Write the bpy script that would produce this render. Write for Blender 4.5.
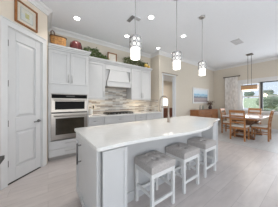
import bpy, bmesh, math, random
from mathutils import Vector, Matrix
PI = math.pi
random.seed(7)
for o in list(bpy.data.objects):
    bpy.data.objects.remove(o)
S = bpy.context.scene
C = S.collection

# ------------------------------------------------------------------ camera
CAM_H = 1.27
YAW = math.radians(35.6)            # viewing direction, measured from +Y towards +X
cd = bpy.data.cameras.new('camera')
cam = bpy.data.objects.new('camera', cd)
C.objects.link(cam)
cam.location = (0, 0, CAM_H)
cam.rotation_euler = (PI / 2, 0, -YAW)
cd.sensor_fit = 'HORIZONTAL'
cd.sensor_width = 36
cd.lens = 36 * 127 / 278
cd.shift_y = -1.5 / 278
cd.clip_start = 0.05
cd.clip_end = 400
S.camera = cam

# ------------------------------------------------------------------ world, lights, exposure
S.view_settings.view_transform = 'Standard'
S.view_settings.look = 'None'
S.view_settings.gamma = 1
S.view_settings.use_curve_mapping = False
S.view_settings.exposure = 0.13
W = bpy.data.worlds.new('sky')
S.world = W
W.use_nodes = True
nt = W.node_tree
nt.nodes.clear()
wo = nt.nodes.new('ShaderNodeOutputWorld')
bg = nt.nodes.new('ShaderNodeBackground')
tc = nt.nodes.new('ShaderNodeTexCoord')
sp = nt.nodes.new('ShaderNodeSeparateXYZ')
cr = nt.nodes.new('ShaderNodeValToRGB')
cr.color_ramp.elements[0].position = 0.0
cr.color_ramp.elements[0].color = (0.76, 0.86, 0.95, 1)
cr.color_ramp.elements[1].position = 0.45
cr.color_ramp.elements[1].color = (0.42, 0.62, 0.92, 1)
nt.links.new(tc.outputs['Generated'], sp.inputs[0])
nt.links.new(sp.outputs['Z'], cr.inputs[0])
nt.links.new(cr.outputs[0], bg.inputs['Color'])
bg.inputs['Strength'].default_value = 1.0
nt.links.new(bg.outputs[0], wo.inputs['Surface'])


def area(name, loc, rot, sx, sy, power, col=(1, 1, 1)):
    l = bpy.data.lights.new(name, 'AREA')
    l.shape = 'RECTANGLE'
    l.size = sx
    l.size_y = sy
    l.energy = power
    l.color = col
    o = bpy.data.objects.new(name, l)
    C.objects.link(o)
    o.location = loc
    o.rotation_euler = rot
    return o


# daylight entering by the wide glazed opening of the great room behind the camera and by the dining window, plus an added ceiling fill
area('daylight_rear_opening', (2.4, -3.38, 1.35), (PI / 2, 0, 0), 8.4, 2.5, 20, (0.97, 0.98, 1.0))
area('upward_ceiling_fill', (0.1, -3.36, 0.8), (PI / 2 + math.radians(70), 0, 0), 5.6, 1.2, 150, (1.0, 0.985, 0.96))  # unseen area light added low and tilted up to brighten the ceiling
area('daylight_side_opening', (-2.9, -1.4, 1.35), (PI / 2, 0, -PI / 2), 3.6, 2.5, 8, (0.97, 0.98, 1.0))
area('daylight_dining_window', (7.85, 0.6, 1.55), (PI / 2, 0, PI / 2), 3.0, 1.4, 62, (0.95, 0.98, 1.0))

sl = bpy.data.lights.new('sun', 'SUN')
sl.energy = 2.2
sl.color = (1.0, 0.95, 0.86)
sl.angle = math.radians(2)
so = bpy.data.objects.new('sun', sl)
C.objects.link(so)
so.rotation_euler = Vector((0.12, -0.62, -0.8)).to_track_quat('-Z', 'Y').to_euler()

# ------------------------------------------------------------------ materials
def mat(name, col, rough=0.5, metal=0.0, var=0.0, scale=8.0, stretch=(1, 1, 1), bump=0.0, spec=0.5, col2=None, emit=None, est=0.0, coat=0.0):
    m = bpy.data.materials.new(name)
    m.use_nodes = True
    n = m.node_tree
    b = n.nodes['Principled BSDF']
    b.inputs['Roughness'].default_value = rough
    b.inputs['Metallic'].default_value = metal
    b.inputs['Specular IOR Level'].default_value = spec
    b.inputs['Coat Weight'].default_value = coat
    c = (*col, 1)
    tx = n.nodes.new('ShaderNodeTexCoord')
    mp = n.nodes.new('ShaderNodeMapping')
    mp.inputs['Scale'].default_value = stretch
    nz = n.nodes.new('ShaderNodeTexNoise')
    nz.inputs['Scale'].default_value = scale
    nz.inputs['Detail'].default_value = 4
    n.links.new(tx.outputs['Object'], mp.inputs[0])
    n.links.new(mp.outputs[0], nz.inputs['Vector'])
    rp = n.nodes.new('ShaderNodeValToRGB')
    if col2 is None:
        c1 = tuple(max(0, v * (1 - var)) for v in col)
        c2 = tuple(min(1, v * (1 + var)) for v in col)
    else:
        c1, c2 = col, col2
    rp.color_ramp.elements[0].position = 0.35
    rp.color_ramp.elements[1].position = 0.65
    rp.color_ramp.elements[0].color = (*c1, 1)
    rp.color_ramp.elements[1].color = (*c2, 1)
    n.links.new(nz.outputs['Fac'], rp.inputs[0])
    n.links.new(rp.outputs[0], b.inputs['Base Color'])
    if bump:
        bp = n.nodes.new('ShaderNodeBump')
        bp.inputs['Strength'].default_value = bump
        bp.inputs['Distance'].default_value = 0.01
        n.links.new(nz.outputs['Fac'], bp.inputs['Height'])
        n.links.new(bp.outputs[0], b.inputs['Normal'])
    if emit:
        b.inputs['Emission Color'].default_value = (*emit, 1)
        b.inputs['Emission Strength'].default_value = est
    return m


def planks(name, ca, cb, mortar, w, h, rot=0.0, rough=0.35):
    m = bpy.data.materials.new(name)
    m.use_nodes = True
    n = m.node_tree
    b = n.nodes['Principled BSDF']
    b.inputs['Roughness'].default_value = rough
    tx = n.nodes.new('ShaderNodeTexCoord')
    mp = n.nodes.new('ShaderNodeMapping')
    mp.inputs['Rotation'].default_value = (0, 0, rot)
    br = n.nodes.new('ShaderNodeTexBrick')
    br.inputs['Scale'].default_value = 1
    br.inputs['Brick Width'].default_value = w
    br.inputs['Row Height'].default_value = h
    br.inputs['Mortar Size'].default_value = 0.0025
    br.inputs['Color1'].default_value = (*ca, 1)
    br.inputs['Color2'].default_value = (*cb, 1)
    br.inputs['Mortar'].default_value = (*mortar, 1)
    br.offset = 0.37
    m2 = n.nodes.new('ShaderNodeMapping')
    m2.inputs['Scale'].default_value = (1.6, 7, 1)
    m2.inputs['Rotation'].default_value = (0, 0, rot)
    nz = n.nodes.new('ShaderNodeTexNoise')
    nz.inputs['Scale'].default_value = 2.2
    nz.inputs['Detail'].default_value = 6
    rp = n.nodes.new('ShaderNodeValToRGB')
    rp.color_ramp.elements[0].position = 0.3
    rp.color_ramp.elements[1].position = 0.7
    rp.color_ramp.elements[0].color = (0.86, 0.855, 0.855, 1)
    rp.color_ramp.elements[1].color = (1.0, 1.0, 1.0, 1)
    mx = n.nodes.new('ShaderNodeMix')
    mx.data_type = 'RGBA'
    mx.blend_type = 'MULTIPLY'
    mx.inputs['Factor'].default_value = 1
    L = n.links.new
    L(tx.outputs['Object'], mp.inputs[0]); L(mp.outputs[0], br.inputs['Vector'])
    L(tx.outputs['Object'], m2.inputs[0]); L(m2.outputs[0], nz.inputs['Vector'])
    L(nz.outputs['Fac'], rp.inputs[0])
    L(br.outputs['Color'], mx.inputs['A']); L(rp.outputs[0], mx.inputs['B'])
    L(mx.outputs['Result'], b.inputs['Base Color'])
    return m


def mosaic(name):
    """thin horizontal strips of stone and glass in greys, creams and browns"""
    m = bpy.data.materials.new(name)
    m.use_nodes = True
    n = m.node_tree
    L = n.links.new
    b = n.nodes['Principled BSDF']
    b.inputs['Roughness'].default_value = 0.28
    tx = n.nodes.new('ShaderNodeTexCoord')
    s = n.nodes.new('ShaderNodeSeparateXYZ')
    ad = n.nodes.new('ShaderNodeMath'); ad.operation = 'ADD'
    cb = n.nodes.new('ShaderNodeCombineXYZ')
    L(tx.outputs['Object'], s.inputs[0])
    L(s.outputs['X'], ad.inputs[0]); L(s.outputs['Y'], ad.inputs[1])
    L(ad.outputs[0], cb.inputs['X']); L(s.outputs['Z'], cb.inputs['Y'])
    br = n.nodes.new('ShaderNodeTexBrick')
    br.inputs['Scale'].default_value = 1
    br.inputs['Brick Width'].default_value = 0.26
    br.inputs['Row Height'].default_value = 0.033
    br.inputs['Mortar Size'].default_value = 0.0015
    br.inputs['Color1'].default_value = (0, 0, 0, 1)
    br.inputs['Color2'].default_value = (1, 1, 1, 1)
    br.inputs['Mortar'].default_value = (0.5, 0.5, 0.5, 1)
    br.offset = 0.43
    L(cb.outputs[0], br.inputs['Vector'])
    rp = n.nodes.new('ShaderNodeValToRGB')
    rp.color_ramp.interpolation = 'CONSTANT'
    e = rp.color_ramp.elements
    cols = [(0.0, (0.26, 0.21, 0.17)), (0.16, (0.56, 0.51, 0.45)), (0.36, (0.38, 0.36, 0.34)), (0.5, (0.68, 0.65, 0.60)), (0.68, (0.46, 0.40, 0.34)), (0.84, (0.56, 0.56, 0.55))]
    e[0].position = cols[0][0]; e[0].color = (*cols[0][1], 1)
    e[1].position = cols[1][0]; e[1].color = (*cols[1][1], 1)
    for p, c in cols[2:]:
        q = e.new(p); q.color = (*c, 1)
    L(br.outputs['Color'], rp.inputs[0])
    L(rp.outputs[0], b.inputs['Base Color'])
    return m


def emis(name, col, st, base=(0.9, 0.9, 0.9)):
    return mat(name, base, 0.4, emit=col, est=st)


def glass(name, tint=(1, 1, 1)):
    m = bpy.data.materials.new(name)
    m.use_nodes = True
    n = m.node_tree
    n.nodes.remove(n.nodes['Principled BSDF'])
    out = n.nodes['Material Output']
    t = n.nodes.new('ShaderNodeBsdfTransparent'); t.inputs[0].default_value = (*tint, 1)
    g = n.nodes.new('ShaderNodeBsdfGlossy'); g.inputs['Roughness'].default_value = 0.02
    x = n.nodes.new('ShaderNodeMixShader'); x.inputs[0].default_value = 0.05
    n.links.new(t.outputs[0], x.inputs[1]); n.links.new(g.outputs[0], x.inputs[2])
    n.links.new(x.outputs[0], out.inputs['Surface'])
    return m


M = dict(
    white=mat('white_cabinet_paint', (0.605, 0.605, 0.605), 0.38, var=0.01),
    door=mat('white_door_paint', (0.655, 0.655, 0.66), 0.4, var=0.01),
    trim=mat('white_trim_paint', (0.70, 0.70, 0.70), 0.42, var=0.01),
    ceil=mat('ceiling_paint', (0.80, 0.825, 0.86), 0.8, var=0.01, scale=30),
    wall=mat('beige_wall_paint', (0.645, 0.59, 0.505), 0.75, var=0.015, scale=20),
    wallp=mat('beige_wall_paint_lit', (0.73, 0.65, 0.55), 0.7, var=0.01, scale=20),  # same beige paint, lightened and warmed to carry the glow on it
    quartz=mat('white_quartz', (0.78, 0.775, 0.755), 0.05, var=0.02, scale=14),
    mosaic=mosaic('linear_mosaic_tile'),
    steel=mat('brushed_steel', (0.36, 0.33, 0.30), 0.3, 0.95, var=0.06, scale=4, stretch=(1, 1, 40)),
    nickel=mat('brushed_nickel', (0.45, 0.44, 0.43), 0.3, 0.9, var=0.03),
    darknickel=mat('dark_nickel', (0.19, 0.185, 0.18), 0.35, 0.8, var=0.05),
    rodmetal=mat('satin_rod_metal', (0.42, 0.42, 0.42), 0.45, 0.4, var=0.03),
    chrome=mat('chrome', (0.50, 0.50, 0.51), 0.22, 0.9, var=0.02),
    faucet=mat('bronze_steel_faucet', (0.42, 0.36, 0.31), 0.28, 0.9, var=0.04),
    bronze=mat('dark_bronze', (0.10, 0.085, 0.07), 0.4, 0.7, var=0.1),
    blackglass=mat('black_glass', (0.006, 0.006, 0.006), 0.25, var=0.1, spec=0.05),
    ovenwin=mat('oven_window_glass', (0.04, 0.032, 0.022), 0.12, var=0.25, scale=3, spec=0.3),
    iron=mat('cast_iron', (0.03, 0.027, 0.025), 0.5, var=0.2),
    gap=mat('grey_reveal_shade', (0.16, 0.16, 0.16), 0.7, var=0.05),
    taupe=mat('taupe_wood', (0.33, 0.28, 0.21), 0.5, var=0.06),
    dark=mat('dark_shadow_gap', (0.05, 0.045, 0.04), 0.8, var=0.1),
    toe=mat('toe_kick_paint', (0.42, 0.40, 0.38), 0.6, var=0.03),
    stoolseat=mat('grey_tufted_fabric', (0.50, 0.465, 0.445), 0.75, var=0.10, scale=60, bump=0.1),
    stoolbutton=mat('dimple_shade_button', (0.15, 0.14, 0.135), 0.75, var=0.10, scale=60),  # buttons darkened so their colour carries the shade of the dimples
    stoolleg=mat('white_stool_paint', (0.78, 0.775, 0.76), 0.4, var=0.015),
    oak=mat('orange_oak', (0.33, 0.135, 0.045), 0.36, col2=(0.46, 0.215, 0.085), scale=6, stretch=(2, 2, 12)),
    oakdark=mat('dark_oak', (0.13, 0.055, 0.025), 0.45, col2=(0.20, 0.09, 0.04), scale=6, stretch=(2, 12, 2)),
    tabletop=mat('polished_table_top', (0.70, 0.60, 0.585), 0.08, col2=(0.76, 0.67, 0.66), scale=5, stretch=(1, 10, 1)),  # pale pinkish colour carries the window's reflection on the top
    sideb=mat('sideboard_cherry', (0.27, 0.11, 0.042), 0.4, col2=(0.37, 0.165, 0.07), scale=4, stretch=(3, 3, 14)),
    cushion=mat('cream_cushion', (0.74, 0.70, 0.64), 0.9, var=0.03, scale=40),
    curtain=mat('pale_sheer_curtain', (0.66, 0.63, 0.60), 0.9, col2=(.86, .84, .82), scale=11, stretch=(1, 1, .6)),
    wicker=mat('golden_wicker', (0.22, 0.09, 0.025), 0.6, col2=(0.50, 0.26, 0.08), scale=26, stretch=(1, 1, 1.6), bump=0.5),
    wickerdark=mat('dark_wicker_rim', (0.10, 0.05, 0.025), 0.6, var=0.2),
    burgundy=mat('burgundy_glaze', (0.07, 0.018, 0.02), 0.25, col2=(0.13, 0.035, 0.035), scale=12),
    leaf=mat('deep_green_leaves', (0.045, 0.10, 0.028), 0.55, col2=(0.30, 0.40, 0.14), scale=18),
    leafo=mat('olive_leaves', (0.06, 0.085, 0.03), 0.55, col2=(0.30, 0.34, 0.14), scale=18),
    twig=mat('brown_stem', (0.16, 0.10, 0.05), 0.7, var=0.15),
    yellow=mat('yellow_fruit', (0.78, 0.52, 0.12), 0.45, var=0.1),
    frame=mat('chestnut_frame', (0.23, 0.08, 0.018), 0.4, col2=(0.33, 0.13, 0.035), scale=8),
    matb=mat('cream_mat_board', (0.72, 0.66, 0.56), 0.7, var=0.02),
    granite=mat('dark_speckled_granite', (0.02, 0.02, 0.02), 0.5, col2=(0.12, 0.115, 0.11), scale=45, spec=.1),
    stone=mat('grey_ceramic', (0.45, 0.42, 0.37), 0.5, var=0.1),
    sage=mat('sage_ceramic', (0.33, 0.36, 0.30), 0.5, var=0.1),
    potdark=mat('dark_plum_vase', (0.06, 0.03, 0.03), 0.35, var=0.2),
    floral=mat('dried_red_leaves', (0.10, 0.035, 0.025), 0.7, col2=(0.22, 0.10, 0.06), scale=20),
    brownroom=mat('mahogany', (0.15, 0.055, 0.03), 0.4, col2=(0.24, 0.09, 0.05), scale=5, stretch=(2, 2, 12)),
    glassclear=glass('window_glass'),
    pend=emis('pendant_glass_glow', (1.0, 0.97, 0.93), 2.2),
    liner=mat('frosted_liner', (.80, .79, .77), .5, emit=(1, .97, .93), est=.5),
    can=emis('recessed_bulb_glow', (1.0, 0.98, 0.95), 9.0),
    lampsh=emis('lamp_shade_glow', (1.0, 0.93, 0.82), 1.6),
    amber=emis('amber_glass_glow', (1.0, 0.55, 0.25), 0.06, (0.45, 0.27, 0.14)),
    amberlow=emis('amber_bulb_glow', (1.0, 0.80, 0.55), 1.1),
    undercab=emis('under_cabinet_strip_glow', (1.0, 0.80, 0.55), 13),
    ivory=mat('ivory_plastic', (0.72, 0.66, 0.55), 0.4, var=0.02),
    vent=mat('grey_vent_metal', (0.22, 0.215, 0.21), 0.5, var=0.05),
    ventmid=mat('mid_grey_vent_metal', (0.52, 0.52, 0.52), 0.5, var=0.04),
    ventw=mat('white_vent_metal', (0.60, 0.60, 0.61), 0.5, var=0.02),
    floork=planks('grey_wood_look_tile', (0.61, 0.555, 0.535), (0.675, 0.62, 0.60), (0.49, 0.445, 0.43), 1.2, 0.2),
    floord=planks('pale_grey_tile', (0.60, 0.595, 0.59), (0.65, 0.645, 0.64), (0.48, 0.475, 0.47), 1.2, 0.2),
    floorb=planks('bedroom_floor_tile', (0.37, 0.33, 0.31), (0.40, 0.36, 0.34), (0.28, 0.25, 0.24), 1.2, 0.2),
    lawn=mat('lawn_green', (0.46, 0.52, 0.28), 0.95, col2=(0.60, 0.64, 0.40), scale=0.8),
    lake=mat('grey_blue_water', (0.30, 0.36, 0.40), 0.08, var=0.08, scale=0.3),
    paving=mat('pale_paving', (0.62, 0.58, 0.56), 0.8, var=0.05, scale=2),
    foliage=mat('garden_foliage', (0.16, 0.21, 0.12), 0.8, col2=(0.40, 0.46, 0.30), scale=3),
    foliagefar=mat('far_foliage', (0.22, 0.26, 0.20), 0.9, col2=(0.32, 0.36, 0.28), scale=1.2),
    bark=mat('grey_bark', (0.16, 0.12, 0.09), 0.9, var=0.2),
    cagemetal=mat('dark_window_metal', (0.05, 0.055, 0.06), 0.5, var=0.1),
)

# ------------------------------------------------------------------ mesh helpers
class MB:
    """collects shapes in world (or local) coordinates and links them as ONE mesh object"""
    def __init__(s, T=None):
        s.bm = bmesh.new()
        s.T = T or Matrix.Identity(4)

    def _v(s, p, T=None):
        return s.bm.verts.new((T or s.T) @ Vector(p))

    def box(s, x0, x1, y0, y1, z0, z1, T=None):
        x0, x1 = min(x0, x1), max(x0, x1); y0, y1 = min(y0, y1), max(y0, y1); z0, z1 = min(z0, z1), max(z0, z1)
        v = [s._v((x, y, z), T) for z in (z0, z1) for y in (y0, y1) for x in (x0, x1)]
        for f in ((0, 2, 3, 1), (4, 5, 7, 6), (0, 1, 5, 4), (1, 3, 7, 5), (3, 2, 6, 7), (2, 0, 4, 6)):
            s.bm.faces.new([v[i] for i in f])
        return s

    def frustum(s, b, t, z0, z1):
        """b, t = (x0,x1,y0,y1) rectangles at z0 and z1"""
        v = []
        for (x0, x1, y0, y1), z in ((b, z0), (t, z1)):
            v += [s._v((x0, y0, z)), s._v((x1, y0, z)), s._v((x1, y1, z)), s._v((x0, y1, z))]
        for f in ((3, 2, 1, 0), (4, 5, 6, 7), (0, 1, 5, 4), (1, 2, 6, 5), (2, 3, 7, 6), (3, 0, 4, 7)):
            s.bm.faces.new([v[i] for i in f])
        return s

    def prism(s, pts, z0, z1, T=None):
        a = [s._v((p[0], p[1], z0), T) for p in pts]
        b = [s._v((p[0], p[1], z1), T) for p in pts]
        n = len(pts)
        s.bm.faces.new(a[::-1]); s.bm.faces.new(b)
        for i in range(n):
            s.bm.faces.new((a[i], a[(i + 1) % n], b[(i + 1) % n], b[i]))
        return s

    def bar(s, p0, p1, w, d, up=(0, 0, 1)):
        """rectangular bar from p0 to p1; w along side axis, d along the other"""
        p0, p1 = Vector(p0), Vector(p1)
        ax = (p1 - p0).normalized()
        u = Vector(up)
        sd = ax.cross(u)
        if sd.length < 1e-4: sd = ax.cross(Vector((1, 0, 0)))
        sd.normalize(); ot = sd.cross(ax)
        r = []
        for p in (p0, p1):
            r.append([s._v(p + sd * (a * w / 2) + ot * (b * d / 2)) for a, b in ((-1, -1), (1, -1), (1, 1), (-1, 1))])
        s.bm.faces.new(r[0][::-1]); s.bm.faces.new(r[1])
        for i in range(4):
            s.bm.faces.new((r[0][i], r[0][(i + 1) % 4], r[1][(i + 1) % 4], r[1][i]))
        return s

    def tube(s, pts, r, n=10, closed=False):
        pts = [Vector(p) for p in pts]
        rs = r if isinstance(r, (list, tuple)) else [r] * len(pts)
        rings = []
        prev = None
        for i, p in enumerate(pts):
            if closed:
                t = pts[(i + 1) % len(pts)] - pts[i - 1]
            else:
                t = pts[min(i + 1, len(pts) - 1)] - pts[max(i - 1, 0)]
            t.normalize()
            if prev is None:
                a = t.cross(Vector((0, 0, 1)))
                if a.length < 1e-3: a = t.cross(Vector((1, 0, 0)))
            else:
                a = prev - t * prev.dot(t)
            a.normalize(); prev = a
            b = t.cross(a)
            rings.append([s._v(p + (a * math.cos(2 * PI * k / n) + b * math.sin(2 * PI * k / n)) * rs[i]) for k in range(n)])
        m = len(rings)
        for i in range(m if closed else m - 1):
            q, w = rings[i], rings[(i + 1) % m]
            for k in range(n):
                f = s.bm.faces.new((q[k], q[(k + 1) % n], w[(k + 1) % n], w[k])); f.smooth = True
        if not closed:
            s.bm.faces.new(rings[0][::-1]); s.bm.faces.new(rings[-1])
        return s

    def lathe(s, prof, c=(0, 0, 0), n=24, T=None):
        """prof = [(r,z)...]; closed at both ends if r>0"""
        rings = []
        for r, z in prof:
            rings.append([s._v((c[0] + r * math.cos(2 * PI * k / n), c[1] + r * math.sin(2 * PI * k / n), c[2] + z), T) for k in range(n)])
        for q, w in zip(rings, rings[1:]):
            for k in range(n):
                f = s.bm.faces.new((q[k], q[(k + 1) % n], w[(k + 1) % n], w[k])); f.smooth = True
        s.bm.faces.new(rings[0][::-1]); s.bm.faces.new(rings[-1])
        return s

    def blob(s, c, rx, ry, rz, sub=2, jit=0.0, rnd=None):
        r = bmesh.ops.create_icosphere(s.bm, subdivisions=sub, radius=1)
        for v in r['verts']:
            k = 1 + (rnd.uniform(-jit, jit) if rnd else 0)
            v.co = s.T @ Vector((c[0] + v.co.x * rx * k, c[1] + v.co.y * ry * k, c[2] + v.co.z * rz * k))
            for f in v.link_faces: f.smooth = True
        return s

    def leaf(s, p, d, L, w, droop=0.3):
        d = Vector(d).normalized()
        sd = d.cross(Vector((0, 0, 1)))
        if sd.length < 1e-3: sd = Vector((1, 0, 0))
        sd.normalize(); up = sd.cross(d)
        p = Vector(p)
        pts = [p, p + d * L * .45 + sd * w / 2 + up * L * .08, p + d * L - up * L * droop, p + d * L * .45 - sd * w / 2 + up * L * .08, p + d * L * .5 - up * L * .02]
        v = [s._v(q) for q in pts]
        s.bm.faces.new((v[0], v[1], v[4])); s.bm.faces.new((v[1], v[2], v[4]))
        s.bm.faces.new((v[2], v[3], v[4])); s.bm.faces.new((v[3], v[0], v[4]))
        return s

    def build(s, name, m, parent=None, bevel=0.0, seg=2):
        off = OFF.get(parent.name, Vector((0, 0, 0))) if parent else Vector((0, 0, 0))
        if off.length: bmesh.ops.translate(s.bm, verts=s.bm.verts[:], vec=-off)
        bmesh.ops.recalc_face_normals(s.bm, faces=s.bm.faces[:])
        me = bpy.data.meshes.new(name)
        s.bm.to_mesh(me); s.bm.free()
        me.materials.append(m)
        o = bpy.data.objects.new(name, me)
        C.objects.link(o)
        if parent:
            o.parent = parent
            OFF[o.name] = off
        if bevel:
            b = o.modifiers.new('bevel', 'BEVEL')
            b.width = bevel; b.segments = seg; b.limit_method = 'ANGLE'; b.angle_limit = math.radians(40)
        return o


OFF = {}


def tag(o, label, cat, group=None):
    o['label'] = label
    o['category'] = cat
    if group: o['group'] = group
    return o


def thing(name, label, cat, loc=(0, 0, 0), group=None):
    o = bpy.data.objects.new(name, None)
    C.objects.link(o)
    o.location = loc
    o.empty_display_size = 0.1
    OFF[o.name] = Vector(loc)
    return tag(o, label, cat, group)


def struct(o):
    o['kind'] = 'structure'
    return o


def copy_tree(o, parent=None):
    c = o.copy()
    C.objects.link(c)
    if parent: c.parent = parent
    for ch in [x for x in bpy.data.objects if x.parent == o]:
        copy_tree(ch, c)
    return c


def frame_T(origin, u, n):
    """local axes: x = u (along the face), y = n (outwards), z = up"""
    u = Vector(u).normalized(); n = Vector(n).normalized()
    m = Matrix.Identity(4)
    for i in range(3):
        m[i][0] = u[i]; m[i][1] = n[i]; m[i][2] = (0, 0, 1)[i]; m[i][3] = origin[i]
    return m


def shaker(T, u0, u1, z0, z1, th=0.02, fw=0.06, rec=0.014):
    """shaker door or drawer front standing on the plane y=0 of T"""
    b = MB(T)
    b.box(u0, u1, 0, th - rec, z0, z1)
    b.box(u0, u0 + fw, th - rec, th, z0, z1); b.box(u1 - fw, u1, th - rec, th, z0, z1)
    b.box(u0 + fw, u1 - fw, th - rec, th, z0, z0 + fw); b.box(u0 + fw, u1 - fw, th - rec, th, z1 - fw, z1)
    return b


def pull_v(T, u, z0, z1, th=0.02, r=0.006, out=0.032):
    b = MB()
    P = lambda a, n, z: T @ Vector((a, n, z))
    b.tube([P(u, th + out, z0), P(u, th + out, z1)], r, 8)
    for z in (z0 + .025, z1 - .025): b.tube([P(u, th, z), P(u, th + out, z)], r * .8, 8)
    return b


def pull_h(T, u0, u1, z, th=0.02, r=0.006, out=0.032):
    b = MB()
    P = lambda a, n, z: T @ Vector((a, n, z))
    b.tube([P(u0, th + out, z), P(u1, th + out, z)], r, 8)
    for u in (u0 + .025, u1 - .025): b.tube([P(u, th, z), P(u, th + out, z)], r * .8, 8)
    return b


def sweep(path, prof, name, m):
    """profile (offset to the right of travel, z) swept along a 2-D path with mitred corners"""
    b = MB()
    P = [Vector(p) for p in path]
    rings = []
    for i, p in enumerate(P):
        ds = []
        if i > 0: ds.append((P[i] - P[i - 1]).normalized())
        if i < len(P) - 1: ds.append((P[i + 1] - P[i]).normalized())
        ns = [Vector((d.y, -d.x)) for d in ds]
        nn = sum(ns, Vector((0, 0))).normalized()
        k = 1 / max(0.2, nn.dot(ns[0]))
        rings.append([b._v((p.x + nn.x * k * o, p.y + nn.y * k * o, z)) for o, z in prof])
    n = len(prof)
    for q, w in zip(rings, rings[1:]):
        for k in range(n):
            b.bm.faces.new((q[k], q[(k + 1) % n], w[(k + 1) % n], w[k]))
    b.bm.faces.new(rings[0][::-1]); b.bm.faces.new(rings[-1])
    return b.build(name, m)


# ------------------------------------------------------------------ dimensions of the place (metres)
H = 3.15                       # ceiling
YK = 3.90                      # kitchen wall
YA = 3.41                      # wall with the artwork
XR = 3.37                      # short return wall between the two
XW = 7.70                      # window wall
PC = (-0.01, 3.21)             # end of the diagonal pantry wall
YS = -3.5                      # rear wall line, behind the camera
XL = -3.0
DXY = 0.7071

# ------------------------------------------------------------------ structure
b = MB(); b.box(XL, 4.6, YS, YK + .1, -.1, 0)
struct(b.build('floor', M['floork']))
b = MB(); b.box(4.605, XW + .15, YS, YA + .1, -.1, 0)
struct(b.build('floor', M['floord']))
b = MB(); b.box(4.597, 4.608, YS, YA, -.02, .002)
struct(b.build('trim_1', M['toe']))
b = MB(); b.box(XL, XW + .15, YS, YK + .1, H, H + .12)
struct(b.build('ceiling', M['ceil']))
# kitchen wall, return, artwork wall (with a doorway), window wall (with the window opening)
b = MB(); b.box(PC[0] - .12, XR + .12, YK, YK + .12, 0, H); struct(b.build('wall_back', M['wall']))
b = MB(); b.box(XR, XR + .12, YA + .12, YK, 0, H); struct(b.build('wall_return', M['wall']))
DX0, DX1, DZ = 3.57, 4.27, 2.32
b = MB()
b.box(XR, DX0, YA, YA + .12, 0, H); b.box(DX1, XW + .15, YA, YA + .12, 0, H); b.box(DX0, DX1, YA, YA + .12, DZ, H)
struct(b.build('wall_right', M['wall']))
WY0, WY1, WZ0, WZ1 = -0.75, 2.17, 0.84, 2.20
b = MB()
b.box(XW, XW + .15, YS, WY0, 0, H); b.box(XW, XW + .15, WY1, YA, 0, H)
b.box(XW, XW + .15, WY0, WY1, 0, WZ0); b.box(XW, XW + .15, WY0, WY1, WZ1, H)
struct(b.build('wall_window', M['wall']))
# pantry: diagonal wall with a door opening, and its return towards the kitchen wall
TD = frame_T((PC[0], PC[1], 0), (-DXY, -DXY, 0), (DXY, -DXY, 0))     # u runs from the corner towards the left
DU0, DU1, DH = 0.125, 0.70, 2.42
b = MB(TD)
b.box(0, DU0, -.12, 0, 0, H); b.box(DU1, 4.2, -.12, 0, 0, H); b.box(DU0, DU1, -.12, 0, DH, H)
struct(b.build('wall_left', M['wallp']))
b = MB(); b.box(PC[0] - .12, PC[0], PC[1] + .005, YK, 0, H); struct(b.build('wall_pantry', M['wallp']))
b = MB(TD); b.box(-.05, 1.0, -.9, -.88, 0, H); struct(b.build('wall_closet', M['wallp']))
# rear of the great room: solid ends, wide glazed opening between
b = MB(); b.box(XL, -2.0, YS - .12, YS, 0, H); b.box(6.9, XW + .15, YS - .12, YS, 0, H); b.box(-2, 6.9, YS - .12, YS, 2.75, H)
struct(b.build('wall_rear', M['wall']))
b = MB(); b.box(XL - .12, XL, YS, -3.3, 0, H); b.box(XL - .12, XL, .5, 1.2, 0, H); b.box(XL - .12, XL, -3.3, .5, 2.75, H)
struct(b.build('wall_side', M['wall']))
# room beyond the doorway
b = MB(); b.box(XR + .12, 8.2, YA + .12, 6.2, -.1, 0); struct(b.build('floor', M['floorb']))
b = MB(); b.box(XR + .12, 8.2, YA + .12, 6.2, 2.75, 2.85); struct(b.build('ceiling', M['ceil']))
b = MB(); b.box(XR + .12, 8.2, 6.2, 6.3, 0, 2.75); struct(b.build('wall_beyond', M['wallp']))
b = MB(); b.box(8.1, 8.2, YA + .12, 6.2, 0, 2.75); struct(b.build('wall_far', M['wallp']))
area('fill_room_beyond', (6.2, 4.9, 2.6), (0, 0, 0), 1.6, 1.6, 22, (1, .96, .9))  # area light added under the ceiling to brighten this room

crown = [(0, H), (0, H - .115), (.016, H - .115), (.022, H - .085), (.045, H - .05), (.075, H - .03), (.085, H - .012), (.085, H)]
path = [(PC[0] - 2.6, PC[1] - 2.6), PC, (PC[0], YK), (XR, YK), (XR, YA), (XW, YA), (XW, YS)]
struct(sweep(path, crown, 'trim_2', M['trim']))
base = [(0, 0), (.016, 0), (.016, .12), (.010, .135), (0, .135)]
struct(sweep([(4.32, YA), (XW, YA), (XW, YS)], base, 'baseboard_right', M['trim']))
struct(sweep([(PC[0] - 2.6, PC[1] - 2.6), (PC[0] - (DU1 + .1) * DXY, PC[1] - (DU1 + .1) * DXY)], base, 'baseboard_left', M['trim']))

# pantry door casing
b = MB(TD)
cw = .085
b.box(DU0 - cw, DU0, 0, .02, 0, DH); b.box(DU1, DU1 + cw, 0, .02, 0, DH); b.box(DU0 - cw, DU1 + cw, 0, .02, DH, DH + cw)
b.box(DU0 - cw, DU1 + cw, 0, .028, DH + cw, DH + cw + .015)
b.box(DU0, DU0 + .012, -.12, 0, 0, DH); b.box(DU1 - .012, DU1, -.12, 0, 0, DH); b.box(DU0, DU1, -.12, 0, DH - .012, DH)
struct(b.build('trim_3', M['trim'], bevel=.003))
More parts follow.
